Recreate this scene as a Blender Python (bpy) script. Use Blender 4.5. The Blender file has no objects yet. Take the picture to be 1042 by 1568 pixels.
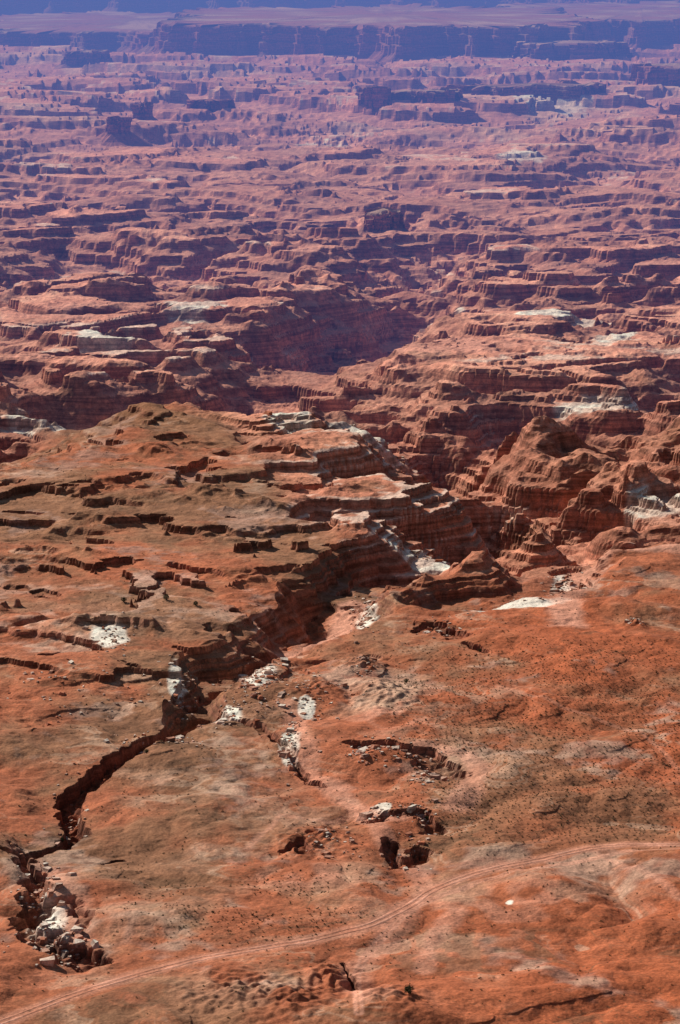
import bpy, math, time
import numpy as np
from mathutils import Vector
t0=time.time()
rng=np.random.default_rng(7)
F=np.float32
# ---------------- camera / survey geometry ----------------
H=400.0; PD=math.radians(11.85); TH=math.tan(math.radians(10.65))
cp,sp=math.cos(PD),math.sin(PD)
def to_map(X,Y):
    d=Y*cp+H*sp
    return 521+X/d/TH*784, 784-(Y*sp-H*cp)/d/TH*784
def G(u,v,z=0.0):
    xn=(u-521)/784*TH; yn=(784-v)/784*TH
    dx=xn; dy=cp+yn*sp; dz=-sp+yn*cp
    t=(z-H)/dz
    return (dx*t,dy*t)
# ---------------- noise ----------------
perm=rng.permutation(256).astype(np.int32); perm=np.concatenate([perm,perm])
ang=rng.random(256)*2*np.pi
gx=np.cos(ang).astype(F); gy=np.sin(ang).astype(F)
def P(x,y,s=0):
    x=np.asarray(x+s*17.37,dtype=F); y=np.asarray(y+s*9.71,dtype=F)
    xf=np.floor(x); yf=np.floor(y)
    xi=xf.astype(np.int32)&255; yi=yf.astype(np.int32)&255
    x=x-xf; y=y-yf
    xi1=(xi+1)&255; yi1=(yi+1)&255
    a=perm[xi+s%7]; b=perm[xi1+s%7]
    def g(h,xx,yy): return gx[h]*xx+gy[h]*yy
    n00=g(perm[a+yi],x,y); n10=g(perm[b+yi],x-1,y)
    n01=g(perm[a+yi1],x,y-1); n11=g(perm[b+yi1],x-1,y-1)
    u=x*x*x*(x*(x*6-15)+10); v=y*y*y*(y*(y*6-15)+10)
    return 1.5*((n00*(1-u)+n10*u)*(1-v)+(n01*(1-u)+n11*u)*v)
def ss(a,b,x):
    t=np.clip((x-a)/(b-a),0,1); return t*t*(3-2*t)
def pdist(X,Y,pts,maxd):
    """distance to polyline, plus param 0..1"""
    W=np.array([G(*p) for p in pts])
    D=np.full(X.shape,1e9,dtype=F); T=np.zeros(X.shape,dtype=F)
    m=(X>W[:,0].min()-maxd)&(X<W[:,0].max()+maxd)&(Y>W[:,1].min()-maxd)&(Y<W[:,1].max()+maxd)
    x=X[m];y=Y[m]
    if x.size==0: return D,T
    d=np.full(x.shape,1e9); tt=np.zeros(x.shape); n=len(W)-1
    for i in range(n):
        ax,ay=W[i];bx,by=W[i+1];ex,ey=bx-ax,by-ay;L=ex*ex+ey*ey+1e-9
        t=np.clip(((x-ax)*ex+(y-ay)*ey)/L,0,1)
        q=np.hypot(x-ax-t*ex,y-ay-t*ey)
        k=q<d; d[k]=q[k]; tt[k]=(i+t[k])/n
    D[m]=d; T[m]=tt
    return D,T
def mktable(avg,seed):
    r=np.random.default_rng(seed)
    t=np.cumsum(avg*(0.3+1.4*r.random(int(800/avg))**1.3*1.25))-340
    return t, (0.03+0.10*r.random(len(t)+2))
TB=[mktable(4.6,1),mktable(9.5,2),mktable(15.0,3)]
def terr(h,tb,soft):
    tab,cf=tb
    i=np.clip(np.searchsorted(tab,h)-1,0,len(tab)-2)
    lo=tab[i];th=tab[i+1]-lo;f=np.clip((h-lo)/th,0,1);c=cf[i]+soft*.26
    t1=0.5
    g=np.where(f<t1,0.08*f/t1,np.where(f<1-c,0.08+0.17*(f-t1)/(1-c-t1),0.25+0.75*(f-(1-c))/c))
    return lo+g*th,f,i
# ---------------- drainage lines (surveyed on the z=0 plain) ----------------
SLOT=[(-60,1322),(0,1312),(45,1300),(95,1283),(120,1266),(104,1238),(108,1208),(150,1182),(185,1158),(238,1130),(285,1100),(315,1082)]
SLOT2=[(315,1082),(345,1095),(400,1108),(440,1150),(470,1185),(500,1195)]
CAN_A=[(295,1095),(312,1050),(345,1010),(410,985),(470,945),(505,920),(540,880),(600,850),(690,810),(750,770),(770,720)]
CAN_A2=[(505,925),(470,890),(430,880)]
CAN_A3=[(312,1050),(260,1040),(190,1050),(90,1062)]
CAN_B=[(770,720),(730,690),(690,670),(650,640),(600,615),(520,610),(430,610),(330,590)]
CAN_C=[(770,720),(830,730),(900,750),(980,780),(1100,800)]
CAN_D=[(-80,700),(0,665),(90,620),(200,590),(330,590),(420,560),(500,510),(560,470),(640,450)]
CAN_E=[(-80,420),(60,400),(140,375),(230,400),(300,380)]
CAN_F=[(500,500),(600,430),(640,400),(600,385),(680,350)]
BOWL=[(700,900),(740,890),(800,888),(840,870),(845,850),(800,820),(750,800)]
GUL1=[(30,1300),(55,1345),(60,1385),(45,1420),(80,1450),(130,1462)]
GUL1b=[(60,1385),(110,1375),(130,1410)]
PITA=[(545,1150),(590,1150),(650,1160),(690,1185)]
PITB=[(560,1255),(600,1250),(650,1252),(668,1270)]
PITC=[(600,1290),(612,1320),(640,1300)]
PITD=[(640,955),(672,958),(700,975)]
PITE=[(715,990),(740,1000)]
CRK=[(525,1470),(545,1512)]
PITF=[(155,1308),(182,1302)]
PITG=[(440,1300),(458,1290),(465,1305)]
CANYON_R=[(1100,680),(980,670),(900,620),(830,600),(760,620),(700,650)]
ROAD=[(1120,1300),(1042,1296),(960,1293),(900,1300),(830,1315),(760,1328),(700,1345),(655,1365),(620,1392),(570,1418),(480,1438),(390,1452),(300,1468),(210,1492),(120,1522),(20,1560),(-60,1585)]
ROAD2=[(655,1365),(640,1385),(600,1420),(560,1455),(545,1490),(550,1580)]
ROAD3=[(1120,1310),(960,1305),(850,1325),(730,1350),(640,1385)]
def terrain(X,Y):
    X=X.astype(F);Y=Y.astype(F)
    u,v=to_map(X,Y)
    wx=P(X/170,Y/170,1)*42+P(X/60,Y/60,2)*18; wy=P(X/170,Y/170,3)*42+P(X/60,Y/60,4)*18
    Xw=X+wx;Yw=Y+wy
    fine=1-ss(2500,5000,Y)
    # near canyonlands : long low benches, stretched across the view
    n1=P(Xw/460,Yw/300,5)+0.45*P(Xw/150,Yw/100,6)+.15*P(X/50,Y/45,51)
    V1=1-ss(0,0.34,np.abs(n1))
    n2=P(Xw/190,Yw/120,7)+0.45*P(Xw/60,Yw/45,8)
    V2=1-ss(0,0.38,np.abs(n2))
    hm=4-31*V1-12*V2*(1-0.4*V1)+9*P(X/500,Y/400,9)+5*P(Xw/130,Yw/90,31)
    # far canyonlands
    n3=P(Xw/1500,Yw/1000,10)+0.4*P(Xw/520,Yw/360,11)+0.15*P(X/200,Y/150,12)
    V3=1-ss(0,0.40,np.abs(n3))
    n4=P(Xw/750,Yw/420,13)+0.35*P(Xw/260,Yw/150,14)
    V4=1-ss(0,0.34,np.abs(n4))
    hf=4-44*V3-20*V4*(1-0.4*V3)+18*P(X/1900,Y/1500,15)+6*P(Xw/380,Yw/240,32)
    b=ss(3000,5200,Y)
    hmid=hm*(1-b)+hf*b
    fade=1-0.45*ss(9000,16000,Y)
    hmid=hmid*fade
    dr,_=pdist(X,Y,ROAD,40)
    rk=1-ss(2.5,9,dr); rk2=1-ss(3,24,dr)
    # foreground plain
    f1=P(X/85+wx*0.01,Y/95,16)
    bil=np.abs(P(Xw/70,Yw/80,52))
    hp=(4.6-2.6*rk2)*f1+(2.6*P(Xw/38,Yw/44,17)+6.5*(bil-.25)+1.8*np.abs(P(X/22,Y/26,53)))*(1-.93*rk2)
    vb=np.interp(u,[-400,0,100,250,330,400,460,540,640,760,860,1042,1400],[720,670,612,590,640,720,790,840,865,850,850,815,790])
    nv=P(X/90,Y/140,18)*28
    M=ss(-30,45,vb+nv-v)
    dm=np.exp(-(((u-110)/260)**2+((v-710)/120)**2))
    hp=hp+14*dm
    dm2=np.exp(-(((u-430)/170)**2+((v-800)/75)**2))
    hp=hp+7*dm2+ 3*np.exp(-(((u-800)/230)**2+((v-1080)/120)**2))
    led=np.exp(-(((u-140)/340)**2+((v-950)/125)**2))
    led2=np.exp(-(((u-150)/380)**2+((v-790)/90)**2))*.75
    hp=hp+(led+.8*led2)*(6.5*P(Xw/170,Yw/75,33)+3.2*P(Xw/75,Yw/36,34)+5*np.abs(P(Xw/110,Yw/60,54)))
    hmid=hmid+ (8*dm2+4*np.exp(-(((u-430)/120)**2+((v-700)/70)**2)))
    h=hp*(1-M)+hmid*M
    bb=np.exp(-(((u-830)/230)**2+((v-520)/50)**2)); h=h*(1-0.75*bb)+3*bb
    jit=P(X/60,Y/55,19)*14+P(X/20,Y/18,20)*5
    for pts,w,dep in ((CAN_B,95,38),(CAN_C,80,26),(CAN_D,110,33),(CANYON_R,80,27),(CAN_E,150,40),(CAN_F,110,40)):
        d,t=pdist(X,Y,pts,w*1.5)
        d=np.maximum(d+jit*1.6,0)
        h=h-dep*np.clip(1.3-1.3*d/w,0,1)
    d,t=pdist(X,Y,CAN_A,150)
    w=15+50*t; dep=10+20*t
    d2=np.maximum(d+jit*(0.45+0.8*t),0)
    ca=np.clip(1.6-1.6*d2/w,0,1)
    h=h-dep*ca
    d,t=pdist(X,Y,CAN_A2,60); d=np.maximum(d+jit*.5,0); c2=np.clip(1.2-1.2*d/22,0,1); h=h-6*c2; ca=np.maximum(ca,c2)
    d,t=pdist(X,Y,CAN_A3,60); d=np.maximum(d+jit*.4,0); c2=np.clip(1.2-1.2*d/12,0,1); h=h-6*c2*(1-t); ca=np.maximum(ca,c2)
    d,t=pdist(X,Y,BOWL,80)
    d2=np.maximum(d+jit*0.35,0)
    bowl=np.clip(1.7*(1-d2/46),0,1); h=h-16*bowl
    near=np.clip(0.08+0.9*led+.75*led2+0.85*dm2+0.5*dm+0.9*np.clip(ca*3,0,1)+bowl*3,0,0.95)
    T=np.clip(np.maximum(M,near),0,1)*(1-.8*rk2)
    # rounded lobes of slickrock rather than smooth contour lines
    cr=-np.abs(P(X/34,Y/30,21))*4.6+1.2+(-np.abs(P(X/12,Y/11,22))*1.6+P(X/5,Y/5,55)*.4)*fine
    h=h+cr*(0.25+0.75*T)*(1+0.6*b)*(1-.9*rk2)
    soft=ss(-.15,.45,P(X/110,Y/80,56)+.4*P(X/30,Y/25,57))*(1-.6*b)
    sh=7*P(X/230,Y/180,58)*(1+b)
    hs=h+sh
    za,fa,ia=terr(hs,TB[0],soft); zb,fb,ib=terr(hs,TB[1],soft); zc,fc,ic=terr(hs,TB[2],soft*.5)
    k1=ss(1700,2700,Y+P(X/500,Y/500,23)*600); k2=ss(4800,7500,Y+P(X/900,Y/900,24)*1200)
    z=za*(1-k1)+(zb*0.8+za*0.2)*k1; z=z*(1-k2)+zc*k2
    f=np.where(k1<0.5,fa,np.where(k2<0.5,fb,fc)); lev=np.where(k1<0.5,ia,np.where(k2<0.5,ib+100,ic+200))
    Te=T*(1-.5*soft)
    z=h*(1-Te)+(z-sh)*Te
    # slots & gullies cut sharply in the plain
    sj=P(X/9,Y/9,25)*2.4+P(X/3.5,Y/3.5,26)*0.9
    cut=np.zeros(X.shape,dtype=F)
    def C(pts,w0,w1,dep,edge=1.6,jk=1.0):
        nonlocal z,cut
        d,t=pdist(X,Y,pts,w1+w0+30)
        ww=w0+(w1-w0)*t
        c=ss(0,edge,ww-(d+sj*jk))
        z=z-dep*c*(0.82+0.3*P(X/4,Y/4,27))
        apron=np.clip(1-d/(ww+22),0,1)**2
        z=z-1.6*apron
        cut=np.maximum(cut,c)
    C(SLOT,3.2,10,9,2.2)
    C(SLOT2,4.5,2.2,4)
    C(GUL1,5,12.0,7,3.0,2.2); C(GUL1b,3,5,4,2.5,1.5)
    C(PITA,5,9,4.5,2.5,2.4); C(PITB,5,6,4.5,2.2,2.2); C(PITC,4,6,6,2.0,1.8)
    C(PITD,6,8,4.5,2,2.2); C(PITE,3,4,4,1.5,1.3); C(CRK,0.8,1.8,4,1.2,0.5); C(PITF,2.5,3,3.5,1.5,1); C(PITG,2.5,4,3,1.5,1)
    for (mu,mv,r,hh) in ((670,962,9,4),(972,962,8,4.0),(510,1500,11,4),(480,1285,16,4),(590,1075,20,3),(550,1025,10,4),(640,1255,7,3),(475,1060,16,3.0),(455,1545,16,4),(600,1555,12,3),(350,1525,20,3)):
        x0,y0=G(mu,mv); q=np.exp(-(((X-x0)**2+((Y-y0)/1.4)**2)/(r*r)))
        z=z+hh*q*(0.8+0.5*P(X/4,Y/4,28))
    z=z+ (P(X/7,Y/8,29)*0.40+P(X/2.6,Y/2.8,30)*0.12)*(1-0.85*rk)*(1+.8*M)*(.2+.8*fine)
    return z,dict(u=u,v=v,M=M,T=T,f=f,lev=lev,cut=cut,ca=ca,bowl=bowl,dr=dr,f1=f1,h=h,V1=V1*(1-b)+V3*b,dm=dm)
def mix(a,b,t):
    t=np.asarray(t)[...,None]; return a*(1-t)+b*t
def C3(*c): return np.array(c,dtype=F)
RED=C3(.45,.140,.064);BRICK=C3(.45,.113,.042);OLIVE=C3(.27,.140,.074);PALE=C3(.66,.43,.29);WHITE=C3(.93,.84,.69)
PINK=C3(.68,.325,.215);GREY=C3(.42,.26,.20);MIDR=C3(.64,.26,.17)
def colour(X,Y,z,a):
    X=X.astype(F);Y=Y.astype(F)
    u,v=a['u'],a['v']
    n1=P(X/130,Y/170,40)+.5*P(X/45,Y/60,41); n2=P(X/28,Y/34,42)+.6*P(X/10,Y/12,43); n3=P(X/70,Y/80,44)+.5*P(X/22,Y/26,45)+.3*P(X/7,Y/7,46)
    left=1-ss(250,750,u+120*n1)
    ol=ss(-.25,.55,n1+.35*n2+0.45*left-0.1)*0.8
    ol=ol*(1-0.8*ss(1350,1500,v+150*n1)*ss(500,800,u))
    c=mix(RED,OLIVE,ol)
    br=ss(450,900,u)*ss(850,950,v)*0.7
    c=mix(c,BRICK*1.05,br*(1-ol))
    c=mix(c,GREY,ss(.35,.7,n3)*0.5)
    bd=P(z/1.1,X/160,72)+.5*P(z/.45,X/90,73)
    vis=ss(-.3,.4,P(X/60,Y/70,74)+.3*n2)
    c=mix(c,PALE*.85,ss(.25,.6,bd)*.5*vis)
    c=mix(c,OLIVE*.68,ss(.25,.6,-bd)*.6*vis)
    pale=ss(.42,.75,n3+.25*n2-0.1)
    c=mix(c,PALE*0.9,pale*0.4*ss(830,1000,v))
    for (mu,mv,ru,rv,s) in ((600,1080,70,55,1.0),(390,1030,45,45,.8),(720,1165,60,25,.6),(250,1210,50,25,.5),(200,1390,120,40,.5),(480,1345,120,22,.7),(650,1410,110,60,.6),(840,1380,170,40,.55),(350,1520,90,35,.4),(470,1230,90,40,.35),(90,1350,50,40,.5),(130,960,120,35,.4),(310,1300,60,20,.4),(450,1540,50,30,.7),(600,1540,50,25,.6)):
        q=np.exp(-(((u-mu)/ru)**2+((v-mv)/rv)**2))
        c=mix(c,mix(PINK,PALE,ss(-.3,.3,n3))*.95,np.clip(q*s*.8*ss(-.1,.35,n2+n3*.6+q*.4),0,1))
    M=a['M']
    mc=mix(MIDR,PINK*1.15,ss(-.3,.6,n1)*.8); mc=mix(mc,OLIVE*1.3,ss(0.2,.9,n3)*.45*(1-ss(2500,4000,Y))); mc=mix(mc,GREY*1.15,ss(-.1,.6,-n1+.3*n2)*.3)
    warm=1-ss(1900,2700,Y); mc=mc*(1+warm[...,None]*(C3(.85,.76,.68)-1))
    mc=mix(mc,PINK*1.2,a['V1']**3*.5)
    c=mix(c,mc,M)
    lv=a['lev'].astype(np.int64)
    r=np.modf(np.abs(np.sin(lv*12.9898)*43758.5453))[0].astype(F)
    c=c*(1+(0.45*(r-.45))*a['T'])[...,None]
    f=a['f']
    rim=(1-ss(.25,.45,f))*a['T']
    wn=P(X/190,Y/160,47)+.45*P(X/50,Y/36,48)+.25*P(X/12,Y/9,49)
    wr=rim*ss(.24,.44,wn)*(r>.45)*(.2+.8*M)
    c=mix(c,WHITE,wr*.85)
    c=mix(c,PINK*1.2,rim*ss(-.1,.4,wn)*.5*(.4+.6*M))
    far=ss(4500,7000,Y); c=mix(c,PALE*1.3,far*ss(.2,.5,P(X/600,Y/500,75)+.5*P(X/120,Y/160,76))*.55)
    for (mu,mv,ru,rv) in ((295,465,50,14),(160,513,60,14),(90,603,110,10),(440,643,42,16),(555,638,66,16),(650,815,64,12),(862,868,20,26),(780,922,90,10),(700,450,50,12),(560,915,18,28),(395,1030,34,38),(170,985,34,16),(270,1040,20,26),(340,1092,28,14),(445,1150,16,24),(585,1240,20,10),(930,595,95,12),(935,510,45,10),(780,1385,9,6),(500,187,60,7),(800,233,50,6),(840,145,70,5),(60,295,45,7),(300,585,70,10),(1000,720,60,12),(870,480,80,10),(470,1085,14,14),(75,1400,30,30)):
        q=np.exp(-(((u-mu)/ru)**2+((v-mv)/rv)**2))
        k=ss(.36,.58,q+.22*wn+.24*n2)*(q>.10)
        c=mix(c,WHITE,k*.92*np.where(M>.5,.6+.4*rim,1))
    for pts,w,s in (([(1100,832),(1000,828),(930,830),(895,850),(880,900),(860,930),(870,965)],9,.8),([(430,960),(480,960),(510,925),(545,885)],10,.8),
        ([(640,1150),(710,1160),(735,1180),(720,1215),(690,1240)],6,.6),([(500,1195),(540,1225),(580,1255),(640,1250)],5,.6),([(440,1080),(460,1120),(480,1180),(530,1200)],5,.5),
        ([(560,1240),(590,1290),(640,1330),(655,1365)],4,.5),([(620,1390),(590,1440),(540,1480),(560,1560)],5,.45),([(30,1300),(80,1350),(110,1380),(120,1450)],6,.5),
        ([(900,1300),(980,1340),(1042,1380)],2,.4),([(700,1400),(660,1440),(650,1480)],4,.5),([(380,1300),(430,1240),(500,1250),(545,1235)],2,.4),([(760,1060),(860,1090),(960,1110),(1060,1190)],1.5,.3)):
        d,_=pdist(X,Y,pts,w*4)
        c=mix(c,PINK*1.08,s*(1-ss(w*.5,w*1.6,d+n2*w*.5)))
    for pts,w in ((ROAD2,1.4),(ROAD3,1.2)):
        d,_=pdist(X,Y,pts,12); dd=np.abs(d-1.1)
        c=mix(c,PINK*1.0,.65*(1-ss(.4,1.4,dd)))
    c=mix(c,mix(PINK,RED,.25),0.6*(1-ss(3,6.5,a['dr']+n2*1.2)))
    c=mix(c,c*C3(.55,.45,.40),a['cut']*.8)  # shade of the slots and gullies painted into the ground colour
    c=c*(1+.16*n2+.12*P(X/3.2,Y/3.6,50))[...,None]
    return np.clip(c,.01,.93)
# ---------------- mesh helper ----------------
def mesh_np(name,co,faces,cols=None,k=4,mat=None,smooth=False):
    me=bpy.data.meshes.new(name); n=len(co); m=len(faces)
    me.vertices.add(n); me.vertices.foreach_set('co',np.ascontiguousarray(co,dtype=F).ravel())
    me.loops.add(m*k); me.loops.foreach_set('vertex_index',np.ascontiguousarray(faces,dtype=np.int32).ravel())
    me.polygons.add(m); me.polygons.foreach_set('loop_start',np.arange(0,m*k,k,dtype=np.int32))
    me.polygons.foreach_set('use_smooth',np.full(m,smooth,dtype=bool))
    me.update(calc_edges=True)
    if cols is not None:
        at=me.attributes.new('Col','FLOAT_COLOR','POINT')
        cc=np.ones((n,4),dtype=F); cc[:,:3]=cols; at.data.foreach_set('color',cc.ravel())
    ob=bpy.data.objects.new(name,me); bpy.context.scene.collection.objects.link(ob)
    if mat: me.materials.append(mat)
    return ob
# ---------------- materials ----------------
def rock_mat(name,bumpk=1.0,speck=True,cliffk=1.0,ccol=(.26,.095,.062)):
    m=bpy.data.materials.new(name); m.use_nodes=True; nt=m.node_tree; N=nt.nodes; L=nt.links
    for n in list(N): N.remove(n)
    out=N.new('ShaderNodeOutputMaterial'); bs=N.new('ShaderNodeBsdfPrincipled'); L.new(bs.outputs[0],out.inputs[0])
    bs.inputs['Roughness'].default_value=.95; bs.inputs['Specular IOR Level'].default_value=.12
    at=N.new('ShaderNodeAttribute'); at.attribute_name='Col'
    ge=N.new('ShaderNodeNewGeometry')
    sn=N.new('ShaderNodeSeparateXYZ'); L.new(ge.outputs['True Normal'],sn.inputs[0])
    def mr(src,a,b,c,d):
        n=N.new('ShaderNodeMapRange'); n.interpolation_type='SMOOTHSTEP'; L.new(src,n.inputs[0])
        for i,x in enumerate((a,b,c,d)): n.inputs[i+1].default_value=x
        return n.outputs[0]
    def noise(scale,det,vec=None):
        n=N.new('ShaderNodeTexNoise'); n.inputs['Scale'].default_value=scale; n.inputs['Detail'].default_value=det
        n.inputs['Roughness'].default_value=.62
        L.new(vec or ge.outputs['Position'],n.inputs['Vector']); return n.outputs['Fac']
    def math_(op,a,b):
        n=N.new('ShaderNodeMath'); n.operation=op
        for i,x in enumerate((a,b)):
            if isinstance(x,(int,float)): n.inputs[i].default_value=x
            else: L.new(x,n.inputs[i])
        return n.outputs[0]
    def mixc(f,a,b,mode='MIX'):
        n=N.new('ShaderNodeMix'); n.data_type='RGBA'; n.blend_type=mode
        for s,x in ((n.inputs[0],f),(n.inputs[6],a),(n.inputs[7],b)):
            if isinstance(x,(int,float)): s.default_value=x
            elif isinstance(x,tuple): s.default_value=(*x,1)
            else: L.new(x,s)
        return n.outputs[2]
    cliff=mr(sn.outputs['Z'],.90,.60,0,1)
    vm=N.new('ShaderNodeVectorMath'); vm.operation='MULTIPLY'; L.new(ge.outputs['Position'],vm.inputs[0]); vm.inputs[1].default_value=(.012,.012,.40)
    st=noise(1.0,4,vm.outputs[0])
    vm2=N.new('ShaderNodeVectorMath'); vm2.operation='MULTIPLY'; L.new(ge.outputs['Position'],vm2.inputs[0]); vm2.inputs[1].default_value=(.16,.16,.12)
    jo=noise(1.0,5,vm2.outputs[0])
    band=mr(st,.36,.64,.5,1.2)
    joint=mr(jo,.35,.62,.62,1.2)
    bj=math_('MULTIPLY',band,joint)
    vcl=N.new('ShaderNodeCombineXYZ')
    for i in range(3): L.new(bj,vcl.inputs[i])
    cc=mixc(1.0,mixc(.6,at.outputs['Color'],ccol),vcl.outputs[0],'MULTIPLY')  # dark red cliff rock, its colour darkened further to deepen shaded faces
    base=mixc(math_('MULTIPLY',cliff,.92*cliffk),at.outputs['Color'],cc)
    g1=mr(noise(.9,4),.3,.7,.76,1.24)
    g2=mr(noise(.09,5),.3,.7,.80,1.18)
    gg=math_('MULTIPLY',g1,g2); vg=N.new('ShaderNodeCombineXYZ')
    for i in range(3): L.new(gg,vg.inputs[i])
    base=mixc(1.0,base,vg.outputs[0],'MULTIPLY')
    if speck:
        vo=N.new('ShaderNodeTexVoronoi'); vo.inputs['Scale'].default_value=.36; L.new(ge.outputs['Position'],vo.inputs['Vector'])
        sp_=mr(vo.outputs['Distance'],.12,.30,1,0)
        dm=mr(noise(.02,4),.46,.62,0,1)
        fl=mr(sn.outputs['Z'],.85,.95,0,1)
        fac=math_('MULTIPLY',math_('MULTIPLY',sp_,dm),math_('MULTIPLY',fl,.55))
        base=mixc(fac,base,(.12,.08,.04))
    L.new(base,bs.inputs['Base Color'])
    b1=N.new('ShaderNodeBump'); b1.inputs['Strength'].default_value=.6*bumpk; b1.inputs['Distance'].default_value=.9
    L.new(noise(.4,6),b1.inputs['Height'])
    b2=N.new('ShaderNodeBump'); b2.inputs['Strength'].default_value=.35*bumpk; b2.inputs['Distance'].default_value=6
    L.new(noise(.04,4),b2.inputs['Height']); L.new(b2.outputs[0],b1.inputs['Normal'])
    L.new(b1.outputs[0],bs.inputs['Normal'])
    return m
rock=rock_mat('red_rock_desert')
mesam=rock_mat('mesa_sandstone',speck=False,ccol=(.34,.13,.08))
# ---------------- terrain ----------------
NR,NC=1900,1000
d1=math.radians(23.6);d2=math.radians(1.28)
Yv=H/np.tan(np.linspace(d1,d2,NR))
near=np.linspace(500,Yv[0],40)[:-1]; far=np.geomspace(Yv[-1],90000,60)[1:]
Yv=np.concatenate([near,Yv,far])
tc=np.linspace(-.155,.155,NC); so=.155+(np.linspace(0,1,90)[1:]**1.6)*1.0
tc=np.concatenate([-so[::-1],tc,so])
Yg,Tg=np.meshgrid(Yv,tc,indexing='ij'); Xg=(Tg*Yg)
X=Xg.ravel();Y=Yg.ravel()
z,a=terrain(X,Y)
print('terrain h',time.time()-t0)
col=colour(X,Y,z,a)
print('colour',time.time()-t0)
nr,nc=Yg.shape
idx=np.arange(nr*nc,dtype=np.int32).reshape(nr,nc)
fc=np.stack([idx[:-1,:-1],idx[:-1,1:],idx[1:,1:],idx[1:,:-1]],-1).reshape(-1,4)
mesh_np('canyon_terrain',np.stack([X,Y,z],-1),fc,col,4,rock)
print('mesh',time.time()-t0,nr*nc)
# ---------------- mesas ----------------
def mesa(name,u,v,a_,b_,top,base=-70,rot=0,seed=0,tal=60,spur=.12,ntop=1.0,step=5.0,rough=.05):
    x0,y0=G(u,v); cx,cy=x0,y0+b_
    per=2*math.pi*max(a_,b_)*1.0; n=int(max(240,min(3200,per/step)))
    th=np.linspace(0,2*np.pi,n,endpoint=False)
    e=3.2 if a_>300 else 2.4
    r=(np.abs(np.cos(th))**e+np.abs(np.sin(th))**e)**(-1/e)
    px=np.cos(th)*r;py=np.sin(th)*r
    k=1+spur*(P(px*2.2+seed,py*2.2,60)*1.4+P(px*6+seed,py*6,61)*.7+P(px*15+seed,py*15,62)*.3)
    ox=px*a_*k;oy=py*b_*k
    c_,s_=math.cos(rot),math.sin(rot); ox,oy=ox*c_-oy*s_,ox*s_+oy*c_
    tx=np.roll(ox,-1)-np.roll(ox,1);ty=np.roll(oy,-1)-np.roll(oy,1);l=np.hypot(tx,ty)+1e-6
    nx,ny=ty/l,-tx/l
    wxx,wyy=cx+ox,cy+oy
    hh=top-base
    fl=np.abs(P(wxx/70,wyy/70,63))*1.0+np.abs(P(wxx/28,wyy/28,64))*.5
    amp=min(26,hh*.16)
    prof=[(1.0,0.0),(.62,.16),(.3,.33),(.06,.47),(0.02,.50),(-.02,.66),(-.14,.67),(-.16,.84),(-.26,.86),(-.29,.97),(-.36,1.0)]
    rings=[]
    zt=P(wxx/260,wyy/260,65)*rough*hh+P(wxx/40,wyy/40,67)*rough*1.1*hh
    for j,(o,zf) in enumerate(prof):
        off=o*tal+ (fl*amp*(1 if o<.1 else .5))*-1.0 + (P(wxx/45,wyy/45,66+j)*tal*.15*max(o,0.04))
        zz=base+hh*zf+(zt*zf)+ (P(wxx/50,wyy/50,80)*hh*.08 if .1<zf<.6 else 0)
        rings.append(np.stack([wxx+nx*off,wyy+ny*off,zz+0*wxx],-1))
    last=rings[-1]
    for s in (.985,.96,.92,.86,.78,.68,.56,.42,.28,.14,.01):
        q=last.copy(); q[:,0]=cx+(last[:,0]-cx)*s; q[:,1]=cy+(last[:,1]-cy)*s
        q[:,2]=top+zt*max(0,(s-.9)*10)+P(q[:,0]/300,q[:,1]/300,81)*9*ntop*(1-s)+(1-s)*hh*.05; rings.append(q)
    co=np.concatenate(rings); R=len(rings)
    id=np.arange(R*n).reshape(R,n); nx_=np.roll(id,-1,axis=1)
    fcs=np.stack([id[:-1],nx_[:-1],nx_[1:],id[1:]],-1).reshape(-1,4)
    cl=np.empty((len(co),3),dtype=F)
    nn=P(co[:,0]/300,co[:,1]/400,82)+.5*P(co[:,0]/100,co[:,1]/150,83)
    cl[:]=mix(MIDR*.7,GREY*.8,ss(-.4,.5,nn))
    zf=(co[:,2]-base)/hh
    cl[:]=mix(cl,PALE,((zf>.96)*ss(.05,.5,nn)*.8))
    mesh_np(name,co,fcs,cl,4,mesam)
mesa('distant_mesa',600,88,870,1500,104,-70,seed=1,tal=110,spur=.12)
mesa('distant_mesa',170,66,800,1500,45,-70,seed=2,tal=90,spur=.15)
mesa('distant_mesa',1050,70,650,1600,95,-70,seed=3,tal=110,spur=.16)
mesa('distant_mesa',250,24,1300,2500,130,-50,seed=4,tal=140,spur=.16)
mesa('distant_mesa',900,30,2000,2500,105,-50,seed=14,tal=140,spur=.14)
mesa('distant_mesa',500,12,4200,4500,160,-50,seed=17,tal=200,spur=.12)
mesa('sandstone_butte',575,154,44,50,28,-60,seed=5,tal=50,spur=.25,step=2,rough=.12)
mesa('sandstone_butte',650,152,95,60,17,-60,seed=6,tal=50,spur=.28,step=2.5,rough=.12)
mesa('sandstone_butte',820,142,190,90,14,-60,seed=7,tal=60,spur=.28,step=3,rough=.12)
mesa('sandstone_butte',1040,128,120,120,44,-60,seed=8,tal=80,spur=.25,step=3,rough=.08)
mesa('sandstone_butte',870,90,210,160,50,-60,seed=9,tal=110,spur=.22,step=4,rough=.06)
mesa('sandstone_butte',588,328,28,34,0,-45,seed=10,tal=36,spur=.32,step=1.2,rough=.2)
mesa('sandstone_butte',180,188,26,30,6,-50,seed=12,tal=46,spur=.25,step=1.6,rough=.14)
mesa('sandstone_butte',218,168,22,30,10,-50,seed=13,tal=46,spur=.25,step=1.6,rough=.14)
mesa('sandstone_butte',320,160,56,40,8,-50,seed=15,tal=50,spur=.25,step=2,rough=.14)
mesa('sandstone_butte',130,88,80,80,18,-60,seed=16,tal=80,spur=.22,step=3,rough=.1)
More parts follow.
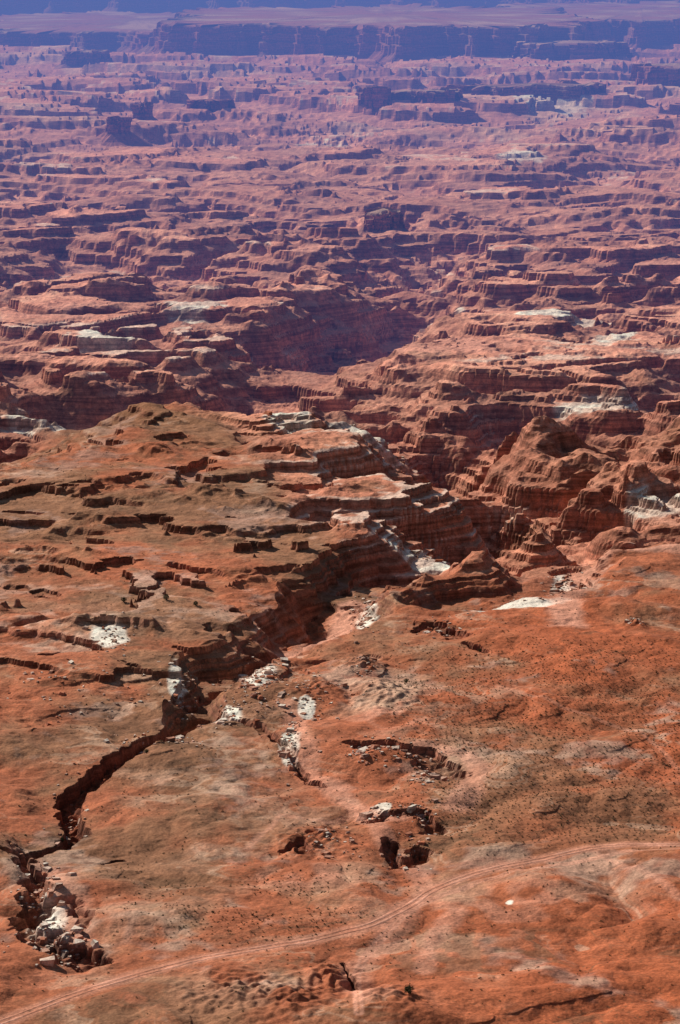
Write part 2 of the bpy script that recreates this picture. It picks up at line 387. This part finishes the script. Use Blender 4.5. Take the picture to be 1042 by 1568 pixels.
# ---------------- dirt road ----------------
def road(name,pts,offs,hw,mat):
    W=np.array([G(*p) for p in pts]); seg=np.hypot(*np.diff(W,axis=0).T); s=np.concatenate([[0],np.cumsum(seg)])
    q=np.arange(0,s[-1],1.0)
    cx=np.interp(q,s,W[:,0]);cy=np.interp(q,s,W[:,1])
    ker=np.hanning(31);ker/=ker.sum()
    cx=np.convolve(np.pad(cx,15,mode='edge'),ker,'valid');cy=np.convolve(np.pad(cy,15,mode='edge'),ker,'valid')
    tx=np.gradient(cx);ty=np.gradient(cy);l=np.hypot(tx,ty)+1e-6;nx,ny=-ty/l,tx/l
    V=[];Fs=[];b=0
    for off in offs:
        ks=np.linspace(-hw,hw,5)
        rows=[]
        for k in ks:
            w=off+k*(1+.5*P(q/9,q*0+off,90)); rows.append((cx+nx*w,cy+ny*w))
        xx=np.array([r[0] for r in rows]).T;yy=np.array([r[1] for r in rows]).T
        zz,_=terrain(xx.ravel(),yy.ravel()); zz=zz.reshape(xx.shape)
        lift=np.array([-.02,.14,.18,.14,-.02]); zz=zz+lift
        V.append(np.stack([xx,yy,zz],-1).reshape(-1,3))
        id=np.arange(xx.size).reshape(xx.shape)+b; b+=xx.size
        Fs.append(np.stack([id[:-1,:-1],id[1:,:-1],id[1:,1:],id[:-1,1:]],-1).reshape(-1,4))
    co=np.concatenate(V); cl=np.empty((len(co),3),dtype=F)
    cl[:]=mix(PINK*1.1,mix(PINK,RED,.5),ss(-.4,.5,P(co[:,0]/14,co[:,1]/14,91)))
    mesh_np(name,co,np.concatenate(Fs),cl,4,mat)
road('dirt_road',ROAD,(-1.4,1.4),.85,rock_mat('packed_dirt',.4,speck=False,cliffk=0))
# ---------------- desert scrub ----------------
def simple(name,c1,c2,sc):
    m=bpy.data.materials.new(name);m.use_nodes=True;N=m.node_tree.nodes;L=m.node_tree.links
    bs=N['Principled BSDF'];bs.inputs['Roughness'].default_value=.9;bs.inputs['Specular IOR Level'].default_value=.1
    ge=N.new('ShaderNodeNewGeometry');n=N.new('ShaderNodeTexNoise');n.inputs['Scale'].default_value=sc;L.new(ge.outputs['Position'],n.inputs['Vector'])
    r=N.new('ShaderNodeValToRGB');r.color_ramp.elements[0].position=.35;r.color_ramp.elements[1].position=.65
    r.color_ramp.elements[0].color=(*c1,1);r.color_ramp.elements[1].color=(*c2,1);L.new(n.outputs['Fac'],r.inputs[0]);L.new(r.outputs[0],bs.inputs['Base Color'])
    return m
scr=simple('scrub_foliage',(.06,.05,.025),(.12,.095,.045),.3)
def scatter():
    pts=[]
    def reg(poly_u,poly_v,spacing,prob,nthr):
        (u0,u1),(v0,v1)=poly_u,poly_v
        x1,y1=G(u0,v1);x2,y2=G(u1,v0); x3,_=G(u0,v0)
        xs=np.arange(min(x1,x3),max(G(u1,v1)[0],x2),spacing);ys=np.arange(y1,y2,spacing)
        xx,yy=np.meshgrid(xs,ys);xx=xx.ravel()+rng.uniform(-.42,.42,xx.size)*spacing;yy=yy.ravel()+rng.uniform(-.42,.42,yy.size)*spacing
        uu,vv=to_map(xx,yy)
        nz=P(xx/38,yy/46,70)+.4*P(xx/12,yy/12,71)
        e=np.exp(-(((uu-(u0+u1)/2)/((u1-u0)/2))**4+((vv-(v0+v1)/2)/((v1-v0)/2))**4))
        k=(rng.random(xx.size)<prob*e*1.3)&(nz>nthr-0.25*rng.random(xx.size))
        pts.append(np.stack([xx[k],yy[k]],-1))
    reg((610,1130),(990,1300),3.2,.95,-.40)
    reg((-40,1100),(880,1575),5.0,.40,.1)
    reg((200,640),(1340,1440),3.2,.8,-.10)
    reg((-40,420),(660,880),7,.3,.1)
    return np.concatenate(pts)
S=scatter(); z_,a_=terrain(S[:,0],S[:,1]); ok=(a_['cut']<.1)&(a_['dr']>3.2); S=S[ok];z_=z_[ok]
n=len(S); K=14; rad=rng.uniform(.25,.56,n)*(1+.5*(rng.random(n)>.93))
dv=rng.normal(size=(n,K,3)); dv/=np.linalg.norm(dv,axis=2,keepdims=True); dv[...,2]=np.abs(dv[...,2])*.8
c=np.stack([S[:,0],S[:,1],z_+.05],-1)[:,None,:]+dv*rad[:,None,None]*rng.uniform(.4,1,(n,K,1))
tri=c[:,:,None,:]+rng.normal(size=(n,K,3,3))*rad[:,None,None,None]*.40
mesh_np('desert_scrub',tri.reshape(-1,3),np.arange(n*K*3).reshape(-1,3),None,3,scr)
print('scrub',n,time.time()-t0)
jun=simple('juniper_foliage',(.03,.04,.018),(.07,.085,.035),1.5)
bark=simple('juniper_bark',(.10,.07,.05),(.18,.13,.09),3)
for (u,v,r) in ((626,1552,1.7),(190,925,1.8),(255,932,1.9),(300,938,1.6),(225,1160,1.2),(622,1062,1.3),(735,1002,1.2),(655,1250,1.1),(95,1270,1.2)):
    x,y=G(u,v); zz,_=terrain(np.array([x]),np.array([y])); zz=float(zz[0])
    K=420; d_=rng.normal(size=(K,3)); d_/=np.linalg.norm(d_,axis=1,keepdims=True)
    lob=1+.35*np.sin(d_[:,0]*5+u)*np.cos(d_[:,1]*4+v)
    p=d_*(rng.uniform(.35,1,(K,1))**.5)*lob[:,None]*r*np.array([1,1,.8])+np.array([0,0,r*.95])
    t=p[:,None,:]+rng.normal(size=(K,3,3))*r*.12
    em=bpy.data.objects.new('juniper_bush',None); em.location=(x,y,zz); bpy.context.scene.collection.objects.link(em)
    o=mesh_np('crown',t.reshape(-1,3),np.arange(K*3).reshape(-1,3),None,3,jun); o.parent=em
    vs=[];fs=[]
    for b,(bx,by) in enumerate(((.0,.0),(.35,.2),(-.3,.25),(.05,-.35))):
        for lv,(zz_,rr) in enumerate(((-.3,.16),(.5,.11),(1.2,.04))):
            for q in range(6):
                aa=q/6*2*math.pi; vs.append((bx*r*lv*.6+rr*r*math.cos(aa),by*r*lv*.6+rr*r*math.sin(aa),zz_*r))
        for lv in range(2):
            for q in range(6):
                o0=b*18+lv*6; fs.append((o0+q,o0+(q+1)%6,o0+6+(q+1)%6,o0+6+q))
    o=mesh_np('trunk',np.array(vs),np.array(fs),None,4,bark); o.parent=em
# ---------------- boulders / rim slabs ----------------
B=[]
for (u,v,ru,rv,nn) in ((395,1035,34,44,300),(480,1075,45,30,90),(340,1088,34,14,110),(445,1140,14,34,90),(560,1160,25,15,50),(600,1160,80,14,90),(660,1185,25,15,60),(580,1245,30,10,40),(625,1300,25,22,60),(640,1250,25,14,50),
    (860,865,25,28,170),(780,908,70,10,90),(560,910,20,34,160),(80,1440,50,25,150),(60,1360,30,40,110),(280,1045,30,30,90),(175,985,30,18,60),(430,640,30,10,40),(650,808,60,6,60),(560,630,60,6,50),(680,960,30,15,40),(970,960,15,6,20),(500,1290,40,25,50),(560,1030,20,20,40),(120,1060,120,40,90),(240,1130,60,16,90),(110,1230,20,50,60)):
    pu=rng.normal(u,ru*.6,nn);pv=rng.normal(v,rv*.6,nn)
    for i in range(nn):
        x,y=G(pu[i],pv[i]); B.append((x,y,rng.uniform(.35,1.0)*(1+1.8*(rng.random()>.88))*(1+max(0,(y-1500)/1200))))
B=np.array(B); zb,_=terrain(B[:,0],B[:,1])
cube=np.array([[x,y,zz] for zz in (-1,1) for y in (-1,1) for x in (-1,1)],float)
cf=np.array([[0,2,3,1],[4,5,7,6],[0,1,5,4],[2,6,7,3],[0,4,6,2],[1,3,7,5]])
n=len(B); v_=cube[None]*rng.uniform(.55,1.25,(n,8,3))*np.array([1,.9,.6])*rng.uniform(.6,1.3,(n,1,3))
v_[:,4:,:2]*=rng.uniform(.6,.95,(n,1,2))
aa=rng.uniform(0,6.28,n);ca_,sa_=np.cos(aa),np.sin(aa)
vx=v_[...,0]*ca_[:,None]-v_[...,1]*sa_[:,None]+v_[...,2]*.25;vy=v_[...,0]*sa_[:,None]+v_[...,1]*ca_[:,None]
co=np.stack([vx,vy,v_[...,2]],-1)*B[:,2][:,None,None]+np.stack([B[:,0],B[:,1],zb+.1],-1)[:,None]
bc=mix(np.repeat(RED[None],n,0),WHITE*.9,rng.random(n)**1.1*.9)
mesh_np('fallen_boulders',co.reshape(-1,3),(cf[None]+np.arange(n)[:,None,None]*8).reshape(-1,4),np.repeat(bc,8,0),4,mesam)
# ---------------- haze box over the far basin, scattered light put in as emission ----------------
me=bpy.data.meshes.new('atmosphere_haze')
vs=[(x,y,zz) for zz in (-600,480) for y in (2300,100000) for x in (-60000,60000)]
me.from_pydata(vs,[],cf.tolist()); hz=bpy.data.objects.new('atmosphere_haze',me); bpy.context.scene.collection.objects.link(hz)
m=bpy.data.materials.new('haze_glow'); m.use_nodes=True; nt=m.node_tree;N=nt.nodes;L=nt.links
for q in list(N): N.remove(q)
out=N.new('ShaderNodeOutputMaterial'); add=N.new('ShaderNodeAddShader'); ab=N.new('ShaderNodeVolumeAbsorption'); em=N.new('ShaderNodeEmission')
ext=np.array([9.0e-5,1.1e-4,1.6e-4]); air=np.array([.125,.185,.45])
dens=2.5e-4; ab.inputs['Density'].default_value=dens; ab.inputs['Color'].default_value=(*(1-ext/dens),1)
e=ext*air; em.inputs['Color'].default_value=(*(e/e.max()),1); em.inputs['Strength'].default_value=float(e.max())
L.new(ab.outputs[0],add.inputs[0]);L.new(em.outputs[0],add.inputs[1]);L.new(add.outputs[0],out.inputs['Volume']); me.materials.append(m)
# ---------------- light ----------------
EL=math.radians(33); AZ=math.atan2(-.74,.67)
Sv=Vector((math.sin(AZ)*math.cos(EL),math.cos(AZ)*math.cos(EL),math.sin(EL)))
ld=bpy.data.lights.new('sun','SUN'); ld.energy=5.0; ld.angle=math.radians(.5); ld.color=(1,.94,.86)
lo=bpy.data.objects.new('sun',ld); lo.rotation_euler=Sv.to_track_quat('Z','Y').to_euler(); bpy.context.scene.collection.objects.link(lo)
w=bpy.data.worlds.new('World'); bpy.context.scene.world=w; w.use_nodes=True; nt=w.node_tree
sky=nt.nodes.new('ShaderNodeTexSky'); sky.sky_type='NISHITA'; sky.sun_disc=False; sky.sun_elevation=EL; sky.sun_rotation=AZ%(2*math.pi)
bg=nt.nodes['Background']; bg.inputs[1].default_value=.05; nt.links.new(sky.outputs[0],bg.inputs[0])
cd=bpy.data.cameras.new('camera'); cam=bpy.data.objects.new('camera',cd); bpy.context.scene.collection.objects.link(cam)
cam.location=(0,0,H); cam.rotation_euler=(math.pi/2-PD,0,0); cd.sensor_fit='VERTICAL'; cd.angle=math.radians(21.3); cd.clip_start=1; cd.clip_end=200000
bpy.context.scene.camera=cam
bpy.context.scene.view_settings.view_transform='Standard'
print('done',time.time()-t0)
